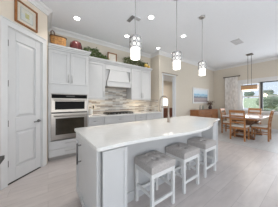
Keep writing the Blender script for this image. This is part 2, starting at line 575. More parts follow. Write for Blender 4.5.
# pantry door: two raised panels
dr = struct(MB(TD).build('door_1', M['door'])) if False else None
u0, u1 = DU0 + .017, DU1 - .017
z0, z1 = .022, DH - .014
b = MB(TD)
fr = .105
zz = [(z0 + .20, .80), (1.02, z1 - .15)]
b.box(u0, u1, -.055, -.026, z0, z1)
b.box(u0, u0 + fr, -.026, -.006, z0, z1); b.box(u1 - fr, u1, -.026, -.006, z0, z1)
b.box(u0 + fr, u1 - fr, -.026, -.006, z0, zz[0][0]); b.box(u0 + fr, u1 - fr, -.026, -.006, zz[0][1], zz[1][0]); b.box(u0 + fr, u1 - fr, -.026, -.006, zz[1][1], z1)
door = struct(b.build('door_1', M['door'], bevel=.003))
for a, c in zz:
    p = MB(TD)
    ua, ub = u0 + fr + .012, u1 - fr - .012
    lo = [(ua, a + .012), (ub, a + .012), (ub, c - .012), (ua, c - .012)]
    k = .04
    hi = [(ua + k, a + .012 + k), (ub - k, a + .012 + k), (ub - k, c - .012 - k), (ua + k, c - .012 - k)]
    A = [p._v((x, -.026, z)) for x, z in lo]; B = [p._v((x, -.008, z)) for x, z in hi]
    p.bm.faces.new(B)
    for i in range(4): p.bm.faces.new((A[i], A[(i + 1) % 4], B[(i + 1) % 4], B[i]))
    p.build('raised_panel', M['door'], door)
for z in (2.17, 1.555, .94, .325):
    MB(TD).box(u1 - .004, u1 + .016, -.02, .004, z - .048, z + .048).build('hinge', M['darknickel'], door)
p = MB(TD)
p.lathe([(.028, 0), (.028, .008), (.012, .012), (.012, .04)], T=TD @ Matrix.Translation((u0 + .05, -.006, .915)) @ Matrix.Rotation(-PI / 2, 4, 'X'), n=16)
P = lambda a, n, z: TD @ Vector((a, n, z))
p.T = Matrix.Identity(4)
p.tube([P(u0 + .05, .034, .915), P(u0 + .10, .038, .912), P(u0 + .165, .034, .908)], [.011, .010, .009], 8)
p.build('lever_handle', M['darknickel'], door)
b = MB(TD); b.box(DU0, DU1, -.11, -.005, 0, .006); struct(b.build('door_gap_shade', M['dark']))  # dark strip painting in the shade under the pantry door

# doorway casing in the artwork wall
b = MB()
cw = .05
for x0, x1 in ((DX0 - cw, DX0), (DX1, DX1 + cw)): b.box(x0, x1, YA - .02, YA, 0, DZ)
b.box(DX0 - cw, DX1 + cw, YA - .022, YA, DZ, DZ + cw)
for x0, x1 in ((DX0, DX0 + .015), (DX1 - .015, DX1)): b.box(x0, x1, YA, YA + .12, 0, DZ)
struct(b.build('trim_5', M['trim'], bevel=.003))
b = MB(); b.box(DX0 - cw - .02, DX1 + cw + .10, YA - .04, YA, DZ + cw, DZ + cw + .03)
struct(b.build('trim_6', M['taupe'], bevel=.003))

# window: three sashes, dark metal mullions, wide white casing, sill
win = MB()
cw = .12
win.box(XW - .02, XW, WY1, WY1 + cw, WZ0, WZ1); win.box(XW - .02, XW, WY0 - cw, WY0, WZ0, WZ1)
win.box(XW - .024, XW, WY0 - cw, WY1 + cw, WZ1, WZ1 + .14)
win.box(XW, XW + .15, WY1 - .03, WY1, WZ0, WZ1); win.box(XW, XW + .15, WY0, WY0 + .03, WZ0, WZ1)
win.box(XW, XW + .15, WY0, WY1, WZ1 - .03, WZ1); win.box(XW, XW + .15, WY0, WY1, WZ0, WZ0 + .03)
w1 = struct(win.build('window_1', M['trim'], bevel=.003))
b = MB(); b.box(XW - .06, XW + .02, WY0 - cw - .02, WY1 + cw + .02, WZ0 - .035, WZ0); b.box(XW - .018, XW, WY0 - cw, WY1 + cw, WZ0 - .10, WZ0 - .035)
b.build('window_sill', M['trim'], w1)
MY = 1.41
b = MB()
for a, c in ((MY + .05, WY1 - .03),):
    for y0_, y1_ in ((a, a + .05), (c - .05, c)): b.box(XW + .04, XW + .08, y0_, y1_, WZ0 + .03, WZ1 - .03)
    b.box(XW + .04, XW + .08, a, c, WZ0 + .03, WZ0 + .08); b.box(XW + .04, XW + .08, a, c, WZ1 - .08, WZ1 - .03)
    b.box(XW + .035, XW + .08, a, c, 1.50, 1.555)
b.build('white_sash', M['trim'], w1)
b = MB()
b.box(XW + .02, XW + .10, MY - .03, MY + .05, WZ0 + .03, WZ1 - .03)
b.box(XW + .05, XW + .09, WY0 + .03, MY - .03, WZ1 - .075, WZ1 - .03)
b.box(XW + .05, XW + .09, WY0 + .03, MY - .03, WZ0 + .03, WZ0 + .06)
b.box(XW + .05, XW + .09, .30, .36, WZ0 + .03, WZ1 - .03)
b.build('dark_frame', M['cagemetal'], w1)
b = MB(); b.box(XW + .035, XW + .08, .36, MY - .03, 1.515, 1.55); b.build('meeting_rail', M['trim'], w1)
MB().box(XW + .058, XW + .062, WY0 + .03, WY1 - .03, WZ0 + .03, WZ1 - .03).build('pane', M['glassclear'], w1)

# ------------------------------------------------------------------ kitchen: tall oven cabinet
FY = 3.27                                    # face of the tall cabinet
TK = frame_T((0, FY, 0), (1, 0, 0), (0, -1, 0))
TX0, TX1 = 0.0, 0.81
CT = 2.40                                    # top of the cabinet boxes under the crown
cab = thing('tall_oven_cabinet', 'tall white cabinet around the wall oven, left end of the cabinet run', 'cabinet', (.4, 3.55, 0))
b = MB()
b.box(TX0, TX1, FY, YK - .005, .09, .40)             # drawer section
b.box(TX0, .045, FY, YK - .005, .40, 1.455); b.box(.785, TX1, FY, YK - .005, .40, 1.455)
b.box(.045, .785, YK - .03, YK - .005, .40, 1.455)
b.box(TX0, TX1, FY, YK - .005, 1.455, CT)
b.build('body', M['white'], cab, bevel=.002)
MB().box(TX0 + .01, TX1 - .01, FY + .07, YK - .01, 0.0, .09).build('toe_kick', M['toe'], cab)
for u0_, u1_, hu in ((.012, .400, .368), (.410, .798, .442)):
    d = shaker(TK, u0_, u1_, 1.66, CT - .02).build('door', M['white'], cab, bevel=.002)
    pull_v(TK, hu, 1.70, 1.88).build('handle', M['nickel'], d)
for z0_, z1_ in ((.262, .43), (.10, .25)):
    d = shaker(TK, .012, .798, z0_, z1_, fw=.035, rec=.006).build('drawer', M['white'], cab, bevel=.002)
    pull_h(TK, .30, .52, (z0_ + z1_) / 2 + .02).build('handle', M['nickel'], d)


def cab_crown(x0, x1, yf, left, right, parent):
    """stepped crown on top of a cabinet: front strip plus returns"""
    b = MB()
    for o_, za, zb in ((.012, CT - .01, CT + .03), (.030, CT + .03, CT + .06), (.052, CT + .06, CT + .095)):
        xa = x0 - (o_ if left else 0); xb = x1 + (o_ if right else 0)
        b.box(xa, xb, yf - o_, yf + .05, za, zb)
        if right: b.box(x1 - .03, xb, yf + .05, YK - .005, max(za, CT + .001), zb)
        if left: b.box(xa, x0 + .03, yf + .05, YK - .005, za, zb)
    b.box(x0 + .03, x1 - .03, yf + .05, YK - .005, CT + .002, CT + .095)
    return b.build('crown', M['white'], parent)


cab_crown(TX0, TX1, FY - .005, False, True, cab)

# combination wall oven
ov = thing('wall_oven', 'stainless double wall oven with microwave above, set in the tall cabinet', 'oven', (.415, 3.4, .47))
OX0, OX1 = .048, .782
b = MB(TK)
b.box(OX0, OX1, -.50, .0, .455, 1.445)
b.box(OX0 - .004, OX1 + .004, 0, .012, .45, 1.45)
b.build('steel_body', M['steel'], ov, bevel=.002)
pn = MB(TK).box(OX0 + .012, OX1 - .012, .012, .026, 1.352, 1.437).build('control_panel', M['blackglass'], ov, bevel=.002)
MB(TK).box(.33, .50, .026, .028, 1.38, 1.415).build('display', M['iron'], pn)
d = MB(TK).box(OX0 + .005, OX1 - .005, .012, .034, 1.05, 1.345).build('microwave_door', M['steel'], ov, bevel=.003)
MB(TK).box(OX0 + .07, OX1 - .07, .034, .037, 1.105, 1.285).build('window', M['blackglass'], d)
pull_h(TK, OX0 + .05, OX1 - .05, 1.312, th=.034, r=.011, out=.04).build('handle', M['steel'], d)
MB(TK).box(OX0 + .005, OX1 - .005, .006, .016, 1.022, 1.046).build('vent_gap', M['iron'], ov)
d = MB(TK).box(OX0 + .005, OX1 - .005, .012, .034, .475, 1.018).build('oven_door', M['steel'], ov, bevel=.003)
MB(TK).box(OX0 + .08, OX1 - .08, .034, .037, .56, .915).build('window', M['ovenwin'], d)
pull_h(TK, OX0 + .05, OX1 - .05, .965, th=.034, r=.012, out=.045).build('handle', M['steel'], d)

# ------------------------------------------------------------------ base cabinets, counter, cooktop, backsplash
BY = 3.30
TB = frame_T((0, BY, 0), (1, 0, 0), (0, -1, 0))
units = [(.815, 1.21, 'white drawer base cabinet between the wall oven and the cooktop'),
         (1.215, 2.22, 'wide white base cabinet under the black cooktop'),
         (2.225, 2.66, 'white base cabinet just right of the cooktop'),
         (2.665, XR - .005, 'white base cabinet at the right end of the counter, by the short wall')]
for i, (x0_, x1_, lab) in enumerate(units):
    u = thing('base_cabinet', lab, 'cabinet', ((x0_ + x1_) / 2, 3.6, 0), 'base cabinets along the back wall')
    MB().box(x0_, x1_, BY, YK - .02, .10, .872).build('body', M['white'], u, bevel=.002)
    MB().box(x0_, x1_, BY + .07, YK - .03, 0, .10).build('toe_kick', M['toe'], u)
    d = shaker(TB, x0_ + .006, x1_ - .006, .70, .855, fw=.035, rec=.006).build('drawer', M['white'], u, bevel=.002)
    xm = (x0_ + x1_) / 2
    pull_h(TB, xm - .08, xm + .08, .785).build('handle', M['nickel'], d)
    if i == 0:
        for za, zb in ((.41, .69), (.115, .40)):
            d = shaker(TB, x0_ + .006, x1_ - .006, za, zb, fw=.04, rec=.006).build('drawer', M['white'], u, bevel=.002)
            pull_h(TB, xm - .08, xm + .08, (za + zb) / 2 + .05).build('handle', M['nickel'], d)
    else:
        for k, (a, c) in enumerate(((x0_ + .006, xm - .002), (xm + .002, x1_ - .006))):
            d = shaker(TB, a, c, .115, .69).build('door', M['white'], u, bevel=.002)
            pull_v(TB, xm - .03 if k == 0 else xm + .03, .52, .66).build('handle', M['nickel'], d)
ct = MB(); ct.box(.812, XR - .002, 3.265, YK - .012, .874, .914)
tag(ct.build('countertop', M['quartz'], bevel=.004), 'white quartz counter along the back wall under the mosaic', 'countertop')
b = MB(); b.box(.81, XR - .012, YK - .010, YK, .914, 1.40); b.box(1.35, 2.24, YK - .0101, YK - .0001, 1.40, 1.80); b.box(XR - .010, XR, YA + .07, YK - .010, .914, 1.37)
struct(b.build('trim_7', M['mosaic']))

ck = thing('cooktop', 'low black gas cooktop on the back counter below the white hood', 'cooktop', (1.78, 3.57, .914))
b = MB(); b.box(1.36, 2.20, 3.34, 3.80, .914, .924)
b.build('glass_plate', M['iron'], ck, bevel=.003)
for x_ in (1.50, 1.78, 2.06):
    g = MB()
    for y_ in (3.40, 3.58, 3.76): g.box(x_ - .125, x_ + .125, y_ - .006, y_ + .006, .945, .958)
    for dx in (-.12, -.04, .04, .12): g.box(x_ + dx - .006, x_ + dx + .006, 3.39, 3.77, .945, .958)
    for dx in (-.12, .12):
        for y_ in (3.395, 3.765): g.box(x_ + dx - .008, x_ + dx + .008, y_ - .008, y_ + .008, .924, .945)
    g.build('grate', M['iron'], ck)
    for y_ in (3.49, 3.67): MB().lathe([(.045, 0), (.045, .010), (.03, .016)], (x_, y_, .924), 16).build('burner', M['bronze'], ck)
for k in range(5):
    MB().lathe([(.016, 0), (.016, .018), (.012, .022)], (1.56 + .11 * k, 3.36, .924), 12).build('knob', M['nickel'], ck)

# ------------------------------------------------------------------ upper cabinets and hood
UY = 3.58
TU = frame_T((0, UY, 0), (1, 0, 0), (0, -1, 0))
UZ = 1.36
u = thing('upper_cabinet', 'white wall cabinet between the oven cabinet and the range hood', 'cabinet', (1.08, 3.74, UZ))
MB().box(.815, 1.345, UY, YK - .012, UZ, CT).build('body', M['white'], u, bevel=.002)
d = shaker(TU, .821, 1.339, UZ + .005, CT - .02).build('door', M['white'], u, bevel=.002)
pull_v(TU, 1.30, UZ + .06, UZ + .22).build('handle', M['nickel'], d)
cab_crown(.815 + .055, 1.345, UY - .005, False, False, u)
MB().box(.815, 1.345, UY, UY + .02, UZ - .028, UZ).build('light_rail', M['white'], u)
MB().box(.90, 1.28, 3.62, 3.65, UZ - .014, UZ - .001).build('under_cabinet_light', M['undercab'], u)
u = thing('upper_cabinet', 'double-door white wall cabinet between range hood and short beige wall', 'cabinet', (2.66, 3.74, UZ))
MB().box(2.245, 3.09, UY, YK - .012, UZ, CT).build('body', M['white'], u, bevel=.002)
for a, c, hx in ((2.253, 2.661, 2.63), (2.671, 3.082, 2.702)):
    d = shaker(TU, a, c, UZ + .005, CT - .02).build('door', M['white'], u, bevel=.002)
    pull_v(TU, hx, UZ + .06, UZ + .22).build('handle', M['nickel'], d)
cab_crown(2.245, 3.09, UY - .005, False, True, u)
MB().box(2.245, 3.09, UY, UY + .02, UZ - .028, UZ).build('light_rail', M['white'], u)
MB().box(2.34, 3.0, 3.62, 3.65, UZ - .014, UZ - .001).build('under_cabinet_light', M['undercab'], u)
hd = thing('range_hood', 'white wooden range hood with tapered front over the cooktop', 'hood', (1.795, 3.7, 1.70))
HX0, HX1 = 1.352, 2.238
b = MB()
b.box(HX0, HX1, 3.66, YK - .012, 1.80, CT)                       # recessed back panel
b.box(HX0, HX0 + .03, UY, 3.66, 1.80, CT); b.box(HX1 - .03, HX1, UY, 3.66, 1.80, CT)
b.build('back_panel', M['white'], hd, bevel=.002)
MB().box(HX0 + .03, HX1 - .03, UY, 3.66, 2.24, CT).build('fascia', M['white'], hd, bevel=.002)
MB().frustum((HX0 + .075, HX1 - .075, 3.55, 3.66), (HX0 + .16, HX1 - .16, 3.59, 3.66), 1.90, 2.24).build('tapered_front', M['white'], hd, bevel=.002)
b = MB(); b.box(HX0 + .05, HX1 - .05, 3.545, YK - .012, 1.74, 1.885); b.box(HX0 + .045, HX1 - .045, 3.53, 3.66, 1.885, 1.905)
b.box(HX0, HX0 + .03, UY, YK - .012, 1.74, 1.80); b.box(HX1 - .03, HX1, UY, YK - .012, 1.74, 1.80)
b.build('mantle', M['white'], hd, bevel=.003)
MB().box(HX0 + .08, HX1 - .08, 3.55, 3.86, 1.722, 1.74).build('filter', M['steel'], hd)
cab_crown(HX0 - .006, HX1 + .006, UY - .005, False, False, hd)

# outlets on the backsplash and a small canister
for x_, lab, cover, sock in ((.93, 'dark outlet on the mosaic close to the wall oven', 'ivory', 'iron'), (1.10, 'bronze outlet on the mosaic, second from the wall oven', 'ivory', 'bronze')):
    t = thing('outlet', lab, 'outlet', (x_, YK - .012, 1.12), 'outlets on the mosaic')
    MB().box(x_ - .045, x_ + .045, YK - .018, YK - .0105, 1.06, 1.19).build('cover_plate', M[cover], t, bevel=.002)
    MB().box(x_ - .022, x_ + .022, YK - .023, YK - .018, 1.075, 1.165).build('socket', M[sock], t)
cn = thing('canister', 'small white lidded canister on the counter beside the wall oven', 'canister', (.98, 3.72, .914))
MB().lathe([(.05, 0), (.055, .01), (.055, .12), (.05, .13)], (.98, 3.72, .9145), 20).build('jar', M['stoolleg'], cn)
MB().lathe([(.056, .13), (.056, .15), (.012, .155), (.012, .17)], (.98, 3.72, .9145), 20).build('lid', M['stoolleg'], cn)

# ------------------------------------------------------------------ things on top of the cabinets
TOPZ = CT + .096                 # finished top of the cabinets, level with the crown
t = thing('basket', 'golden wicker basket with dark rim and handle above the oven cabinet', 'basket', (.19, 3.42, TOPZ))
b = MB()
n = 28
prof = [(.128, .07, 0), (.148, .085, .06), (.154, .09, .14), (.154, .092, .235)]
ringsA = []
for rx_, ry_, z_ in prof:
    ringsA.append([b._v((.19 + rx_ * math.copysign(abs(math.cos(2 * PI * k / n)) ** .6, math.cos(2 * PI * k / n)), 3.42 + ry_ * math.copysign(abs(math.sin(2 * PI * k / n)) ** .6, math.sin(2 * PI * k / n)), TOPZ + z_)) for k in range(n)])
for q, w in zip(ringsA, ringsA[1:]):
    for k in range(n): b.bm.faces.new((q[k], q[(k + 1) % n], w[(k + 1) % n], w[k]))
b.bm.faces.new(ringsA[0][::-1]); b.bm.faces.new(ringsA[-1])
b.build('woven_body', M['wicker'], t)
rim = []
for k in range(28):
    c_, s_ = math.cos(2 * PI * k / 28), math.sin(2 * PI * k / 28)
    rim.append((.19 + .155 * math.copysign(abs(c_) ** .6, c_), 3.42 + .095 * math.copysign(abs(s_) ** .6, s_), TOPZ + .237))
MB().tube(rim, .012, 8, True).build('rim', M['wickerdark'], t)
MB().tube([(.055, 3.34, TOPZ + .22), (.05, 3.34, TOPZ + .30), (.075, 3.34, TOPZ + .33), (.11, 3.34, TOPZ + .305), (.12, 3.34, TOPZ + .22)], .012, 8).build('handle', M['wickerdark'], t)
t = thing('jar', 'burgundy round-shouldered ceramic jar above the oven cabinet beside the basket', 'jar', (.56, 3.44, TOPZ))
MB().lathe([(.10, 0), (.122, .03), (.13, .09), (.128, .16), (.112, .22), (.07, .255), (.02, .265)], (.56, 3.44, TOPZ), 24).build('body', M['burgundy'], t)
b = MB()
for k in range(10):
    a = 2 * PI * k / 10
    b.tube([(.56 + r_ * math.cos(a), 3.44 + r_ * math.sin(a), TOPZ + z_) for r_, z_ in ((.108, .01), (.124, .04), (.132, .09), (.130, .16), (.113, .221), (.05, .261))], .006, 6)
b.build('rib', M['burgundy'], t)
MB().lathe([(.02, 0), (.024, .012), (.01, .022)], (.56, 3.44, TOPZ + .263), 12).build('knob', M['burgundy'], t)


def garland(name, label, x0_, x1_, y_, zb, hgt, m, n, rnd, tail=None):
    t = thing(name, label, 'garland', ((x0_ + x1_) / 2, y_, zb))
    b = MB(); s_ = MB()
    pts = []
    for k in range(9):
        f = k / 8
        pts.append((x0_ + (x1_ - x0_) * f, y_ + .02 * math.sin(k), zb + .025 + hgt * .35 * math.sin(PI * f)))
    s_.tube(pts, .008, 6)
    for k in range(n):
        f = rnd.random()
        env = hgt * (0.55 + .45 * math.sin(PI * min(1, f * 1.15 + .1)))
        if tail: env *= tail(f)
        x_ = x0_ + (x1_ - x0_) * f
        z_ = zb + .02 + rnd.random() ** .8 * env
        a = rnd.uniform(0, 2 * PI)
        d = (math.cos(a), math.sin(a) * .8 - .25, rnd.uniform(-.3, .6))
        b.leaf((x_, y_ + rnd.uniform(-.08, .08), max(z_, zb + .045)), d, rnd.uniform(.06, .11), rnd.uniform(.03, .05), .08)
    s_.build('stem', M['twig'], t)
    b.build('leaves', M[m], t)
    return t


rnd = random.Random(3)
garland('leaf_garland', 'bushy deep green leaf garland left of the small framed picture', .80, 1.43, 3.68, TOPZ, .27, 'leaf', 420, rnd, lambda f: 1.0 if f < .6 else 1 - (f - .6) * 1.6)
garland('leaf_garland', 'olive leaf garland above the right wall cabinet, beside yellow fruit', 2.06, 2.98, 3.68, TOPZ, .29, 'leafo', 620, rnd)
for x_, z_, r_, lab in ((2.86, .09, .062, 'large yellow lemon in the olive garland, lower left of the pair'), (2.99, .055, .045, 'smaller yellow lemon at the right end of the olive garland')):
    t = thing('lemon', lab, 'lemon', (x_, 3.57, TOPZ), 'lemons in the garland')
    MB().blob((x_, 3.57, TOPZ + z_), r_ * 1.15, r_, r_, 3).build('fruit', M['yellow'], t)
    MB().tube([(x_, 3.57, TOPZ + z_ + r_ * .9), (x_ + .01, 3.57, TOPZ + z_ + r_ * 1.25)], .005, 6).build('stalk', M['twig'], t)
t = thing('picture_frame', 'small chestnut framed picture standing above the range hood', 'picture', (1.66, 3.76, TOPZ))


def picture(T, u0_, u1_, za, zb, fw, t, dep=.025):
    b = MB(T)
    b.box(u0_, u0_ + fw, 0, dep, za, zb); b.box(u1_ - fw, u1_, 0, dep, za, zb)
    b.box(u0_ + fw, u1_ - fw, 0, dep, za, za + fw); b.box(u0_ + fw, u1_ - fw, 0, dep, zb - fw, zb)
    b.build('frame', M['frame'], t, bevel=.004)
    MB(T).box(u0_ + fw * .9, u1_ - fw * .9, .002, dep * .45, za + fw * .9, zb - fw * .9).build('mat_board', M['matb'], t)


TP = frame_T((1.66, 3.80, 0), (1, 0, 0), (0, -1, 0))
picture(TP, -.15, .16, TOPZ, 2.83, .03, t)


def patch(name, cols, scale):
    m = bpy.data.materials.new(name)
    m.use_nodes = True
    n = m.node_tree
    b = n.nodes['Principled BSDF']; b.inputs['Roughness'].default_value = .5
    tx = n.nodes.new('ShaderNodeTexCoord')
    nz = n.nodes.new('ShaderNodeTexNoise'); nz.inputs['Scale'].default_value = scale; nz.inputs['Detail'].default_value = 3
    rp = n.nodes.new('ShaderNodeValToRGB')
    e = rp.color_ramp.elements
    e[0].position = .34; e[0].color = (*cols[0], 1); e[1].position = .66; e[1].color = (*cols[-1], 1)
    for i, c in enumerate(cols[1:-1]):
        q = e.new(.34 + .32 * (i + 1) / (len(cols) - 1)); q.color = (*c, 1)
    n.links.new(tx.outputs['Object'], nz.inputs['Vector'])
    n.links.new(nz.outputs['Fac'], rp.inputs[0]); n.links.new(rp.outputs[0], b.inputs['Base Color'])
    return m


MB(TP).box(-.07, .08, .0112, .0135, TOPZ + .09, 2.74).build('print', patch('soft_sketch', [(.62, .58, .52), (.70, .66, .6), (.5, .46, .4)], 14), t)

# framed print above the pantry door
t = thing('picture_frame', 'large chestnut framed print with cream mat above the pantry door', 'picture', (PC[0] - .44 * DXY, PC[1] - .44 * DXY, 2.56))
TPD = TD @ Matrix.Translation((0, .003, 0))
fu0, fu1, fz0, fz1 = .235, .605, 2.555, 2.925
picture(TPD, fu0, fu1, fz0, fz1, .028, t, .03)
MB(TPD).box(fu0 + .08, fu1 - .08, .014, .0165, fz0 + .08, fz1 - .08).build('border', mat('grey_blue_line', (.45, .47, .47), .6, var=.05), t)
MB(TPD).box(fu0 + .09, fu1 - .09, .0165, .0185, fz0 + .09, fz1 - .09).build('print', patch('pale_botanical', [(.62, .66, .66), (.70, .69, .62), (.66, .63, .5)], 9), t)
MB(TPD).box((fu0 + fu1) / 2 - .035, (fu0 + fu1) / 2 + .035, .0185, .0205, (fz0 + fz1) / 2 - .04, (fz0 + fz1) / 2 + .04).build('motif', patch('olive_motif', [(.35, .42, .2), (.6, .55, .2), (.5, .5, .35)], 30), t)
MB(TPD).box(fu0 + .026, fu1 - .026, .022, .024, fz0 + .026, fz1 - .026).build('glazing', M['glassclear'], t)

# ------------------------------------------------------------------ island
IR = math.radians(1.6)
IO = (.31, .978)                   # front-left corner of its worktop
IL, IW = 2.69, .93                 # length, width of the worktop


def iw(x, y, z=0):                 # island frame -> world
    return Matrix.Translation((IO[0], IO[1], 0)) @ Matrix.Rotation(IR, 4, 'Z')


TI = iw(0, 0)
KY = .40                           # knee wall set back under the overhang
isl = thing('kitchen_island', 'white panelled kitchen island with seating recess along its front', 'island', (1.6, 1.5, 0))
b = MB(TI)
b.box(.035, .285, .045, IW - .04, .09, .880)           # left end cabinet
b.box(IL - .275, IL - .03, .195, IW - .04, .0, .880)  # right end cabinet
b.box(.27, IL - .275, KY, IW - .04, .0, .880)
b.build('body', M['white'], isl, bevel=.003)
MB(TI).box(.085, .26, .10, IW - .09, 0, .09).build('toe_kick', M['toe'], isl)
b = MB(TI)
b.box(.27, IL - .275, KY - .016, KY, 0, .12); b.box(IL - .285, IL - .018, .183, IW - .03, 0, .11)
b.build('base_moulding', M['white'], isl, bevel=.004)
TIF = TI @ frame_T((0, .045, 0), (1, 0, 0), (0, -1, 0))
MB(TIF).box(.038, .052, 0, .004, .10, .865).build('shadow_gap', M['gap'], isl)  # grey strip painted in for the shade of the reveal
shaker(TIF, .052, .283, .10, .865, fw=.032, rec=.010).build('end_panel', M['white'], isl, bevel=.002)
TIR = TI @ frame_T((0, .195, 0), (1, 0, 0), (0, -1, 0))
shaker(TIR, IL - .27, IL - .035, .12, .868, fw=.045, rec=.010).build('end_panel', M['white'], isl, bevel=.002)
TIL = TI @ frame_T((.035, 0, 0), (0, 1, 0), (-1, 0, 0))
d = shaker(TIL, .07, IW - .05, .10, .865, fw=.07).build('door', M['white'], isl, bevel=.002)
pull_v(TIL, .60, .565, .80, r=.010, out=.040).build('handle', M['darknickel'], d)
TIB = TI @ frame_T((0, KY, 0), (1, 0, 0), (0, -1, 0))
o = MB(TIB).box(.31, .39, 0, .006, .36, .48).build('outlet_plate', M['ivory'], isl, bevel=.002)
# worktop with bowed front
pts = []
def rc(cx, cy, r, a0, a1, n=5):
    return [(cx + r * math.cos(a0 + (a1 - a0) * k / n), cy + r * math.sin(a0 + (a1 - a0) * k / n)) for k in range(n + 1)]
r = .035
pts += rc(r, r, r, PI, 1.5 * PI)
ctl = [(.26, 0), (.48, -.024), (.71, -.068), (1.03, -.124), (1.30, -.146), (1.58, -.122), (1.84, -.058), (2.08, .022), (2.34, .088), (IL - r, .140)]
for k in range(len(ctl) - 1):                      # Catmull-Rom through the measured points
    p0, p1, p2, p3 = (Vector(ctl[min(max(k + q, 0), len(ctl) - 1)]) for q in (-1, 0, 1, 2))
    for q in range(4):
        f = q / 4
        v = .5 * ((2 * p1) + (p2 - p0) * f + (2 * p0 - 5 * p1 + 4 * p2 - p3) * f * f + (3 * p1 - p0 - 3 * p2 + p3) * f ** 3)
        pts.append((v.x, v.y))
pts += rc(IL - r, .140 + r, r, 1.5 * PI, 2 * PI)
pts += rc(IL - r, IW - r, r, 0, .5 * PI)
pts += rc(r, IW - r, r, .5 * PI, PI)
top = MB(TI).prism(pts, .882, .914).build('island_worktop', M['quartz'], bevel=.004)
tag(top, 'glossy white quartz worktop with bowed front on the island', 'countertop')

# faucet
fx, fy = 1.74, 1.53
t = thing('faucet', 'tall gooseneck pull-down faucet standing on the island worktop', 'faucet', (fx, fy, .914))
b = MB(); b.lathe([(.030, 0), (.030, .008), (.02, .014), (.019, .10), (.016, .105), (.013, .30)], (fx, fy, .914), 16)
b.build('riser', M['faucet'], t)
dx, dy = -.10, .994
arc = [(fx, fy, 1.20)]
for k in range(15):
    a = PI * k / 14
    rr = .095
    arc.append((fx + dx * (rr - rr * math.cos(a)), fy + dy * (rr - rr * math.cos(a)), 1.285 + rr * math.sin(a)))
arc.append((fx + dx * .19, fy + dy * .19, 1.22))
MB().tube(arc, .011, 10).build('spout_arc', M['faucet'], t)
coil = []
for i in range(len(arc) - 1):
    pass
MB().tube([(fx + dx * .19, fy + dy * .19, 1.245), (fx + dx * .19, fy + dy * .19, 1.20), (fx + dx * .19, fy + dy * .19, 1.10), (fx + dx * .19, fy + dy * .19, 1.085)], [.014, .017, .019, .015], 12).build('spray_head', M['faucet'], t)
MB().tube([(fx, fy, 1.175), (fx + dx * .19, fy + dy * .19, 1.175)], .007, 8).build('support_arm', M['faucet'], t)
MB().tube([(fx + .018, fy, .985), (fx + .05, fy - .01, .99), (fx + .10, fy - .02, 1.005)], [.011, .008, .007], 8).build('lever', M['faucet'], t)

# ------------------------------------------------------------------ bar stools
def make_stool():
    t = thing('bar_stool', '', 'stool', (0, 0, 0))
    sw, sd = .196, .172
    zs = .475
    b = MB()
    n = 10
    # tufted block cushion: domed top with dimples
    def cz(x, y):
        z = .082 + .034 * (1 - (x / sw) ** 4) * (1 - (y / sd) ** 4)
        for bx in (-.062, .062):
            for by in (-.062, .062):
                z -= .036 * math.exp(-((x - bx) ** 2 + (y - by) ** 2) / .0006)
        for by in (-.062, .062): z -= .006 * math.exp(-((y - by) ** 2) / .0002)
        for bx in (-.062, .062): z -= .006 * math.exp(-((x - bx) ** 2) / .0002)
        return z
    n = 36
    g = [[b._v((-sw + 2 * sw * i / n, -sd + 2 * sd * j / n, zs + cz(-sw + 2 * sw * i / n, -sd + 2 * sd * j / n))) for j in range(n + 1)] for i in range(n + 1)]
    for i in range(n):
        for j in range(n):
            f = b.bm.faces.new((g[i][j], g[i + 1][j], g[i + 1][j + 1], g[i][j + 1])); f.smooth = True
    edge = [g[i][0] for i in range(n + 1)] + [g[n][j] for j in range(1, n + 1)] + [g[i][n] for i in range(n - 1, -1, -1)] + [g[0][j] for j in range(n - 1, 0, -1)]
    low = [b._v((v.co.x, v.co.y, zs)) for v in edge]
    m = len(edge)
    for k in range(m): b.bm.faces.new((edge[k], edge[(k + 1) % m], low[(k + 1) % m], low[k]))
    b.bm.faces.new(low)
    st = b.build('seat', M['stoolseat'], t, bevel=.010, seg=3)
    for bx in (-.062, .062):
        for by in (-.062, .062):
            MB().blob((bx, by, zs + cz(bx, by) + .002), .015, .015, .007, 2).build('button', M['stoolbutton'], st)
    lw = .036
    lx, ly = sw - .022, sd - .022
    b = MB()
    b.box(-lx, lx, -ly - lw / 2 + .004, -ly + lw / 2 - .006, zs - .055, zs); b.box(-lx, lx, ly - lw / 2 + .006, ly + lw / 2 - .004, zs - .055, zs)
    b.box(-lx - lw / 2 + .004, -lx + lw / 2 - .006, -ly, ly, zs - .055, zs); b.box(lx - lw / 2 + .006, lx + lw / 2 - .004, -ly, ly, zs - .055, zs)
    b.build('apron', M['stoolleg'], t)
    for sx in (-1, 1):
        for sy in (-1, 1):
            MB().box(sx * lx - lw / 2, sx * lx + lw / 2, sy * ly - lw / 2, sy * ly + lw / 2, 0, zs).build('leg', M['stoolleg'], t, bevel=.003)
    for sx in (-1, 1):
        MB().box(sx * lx - .011, sx * lx + .011, -ly, ly, .20, .235).build('stretcher', M['stoolleg'], t, bevel=.002)
    for sy in (-1, 1):
        MB().box(-lx, lx, sy * ly - .011, sy * ly + .011, .12, .155).build('stretcher', M['stoolleg'], t, bevel=.002)
    return t


s0 = make_stool()
for i, (x_, y_, lab) in enumerate(((1.105, 1.203, 'grey tufted white-legged stool nearest the camera, first along the island'),
                                   (1.715, 1.225, 'grey tufted white-legged stool in the middle of the three at the island'),
                                   (2.33, 1.245, 'grey tufted white-legged stool farthest along the island, beside its end post'))):
    o = s0 if i == 0 else copy_tree(s0)
    o.location = (x_, y_, 0)
    o['label'] = lab
    o['group'] = 'stools at the island'

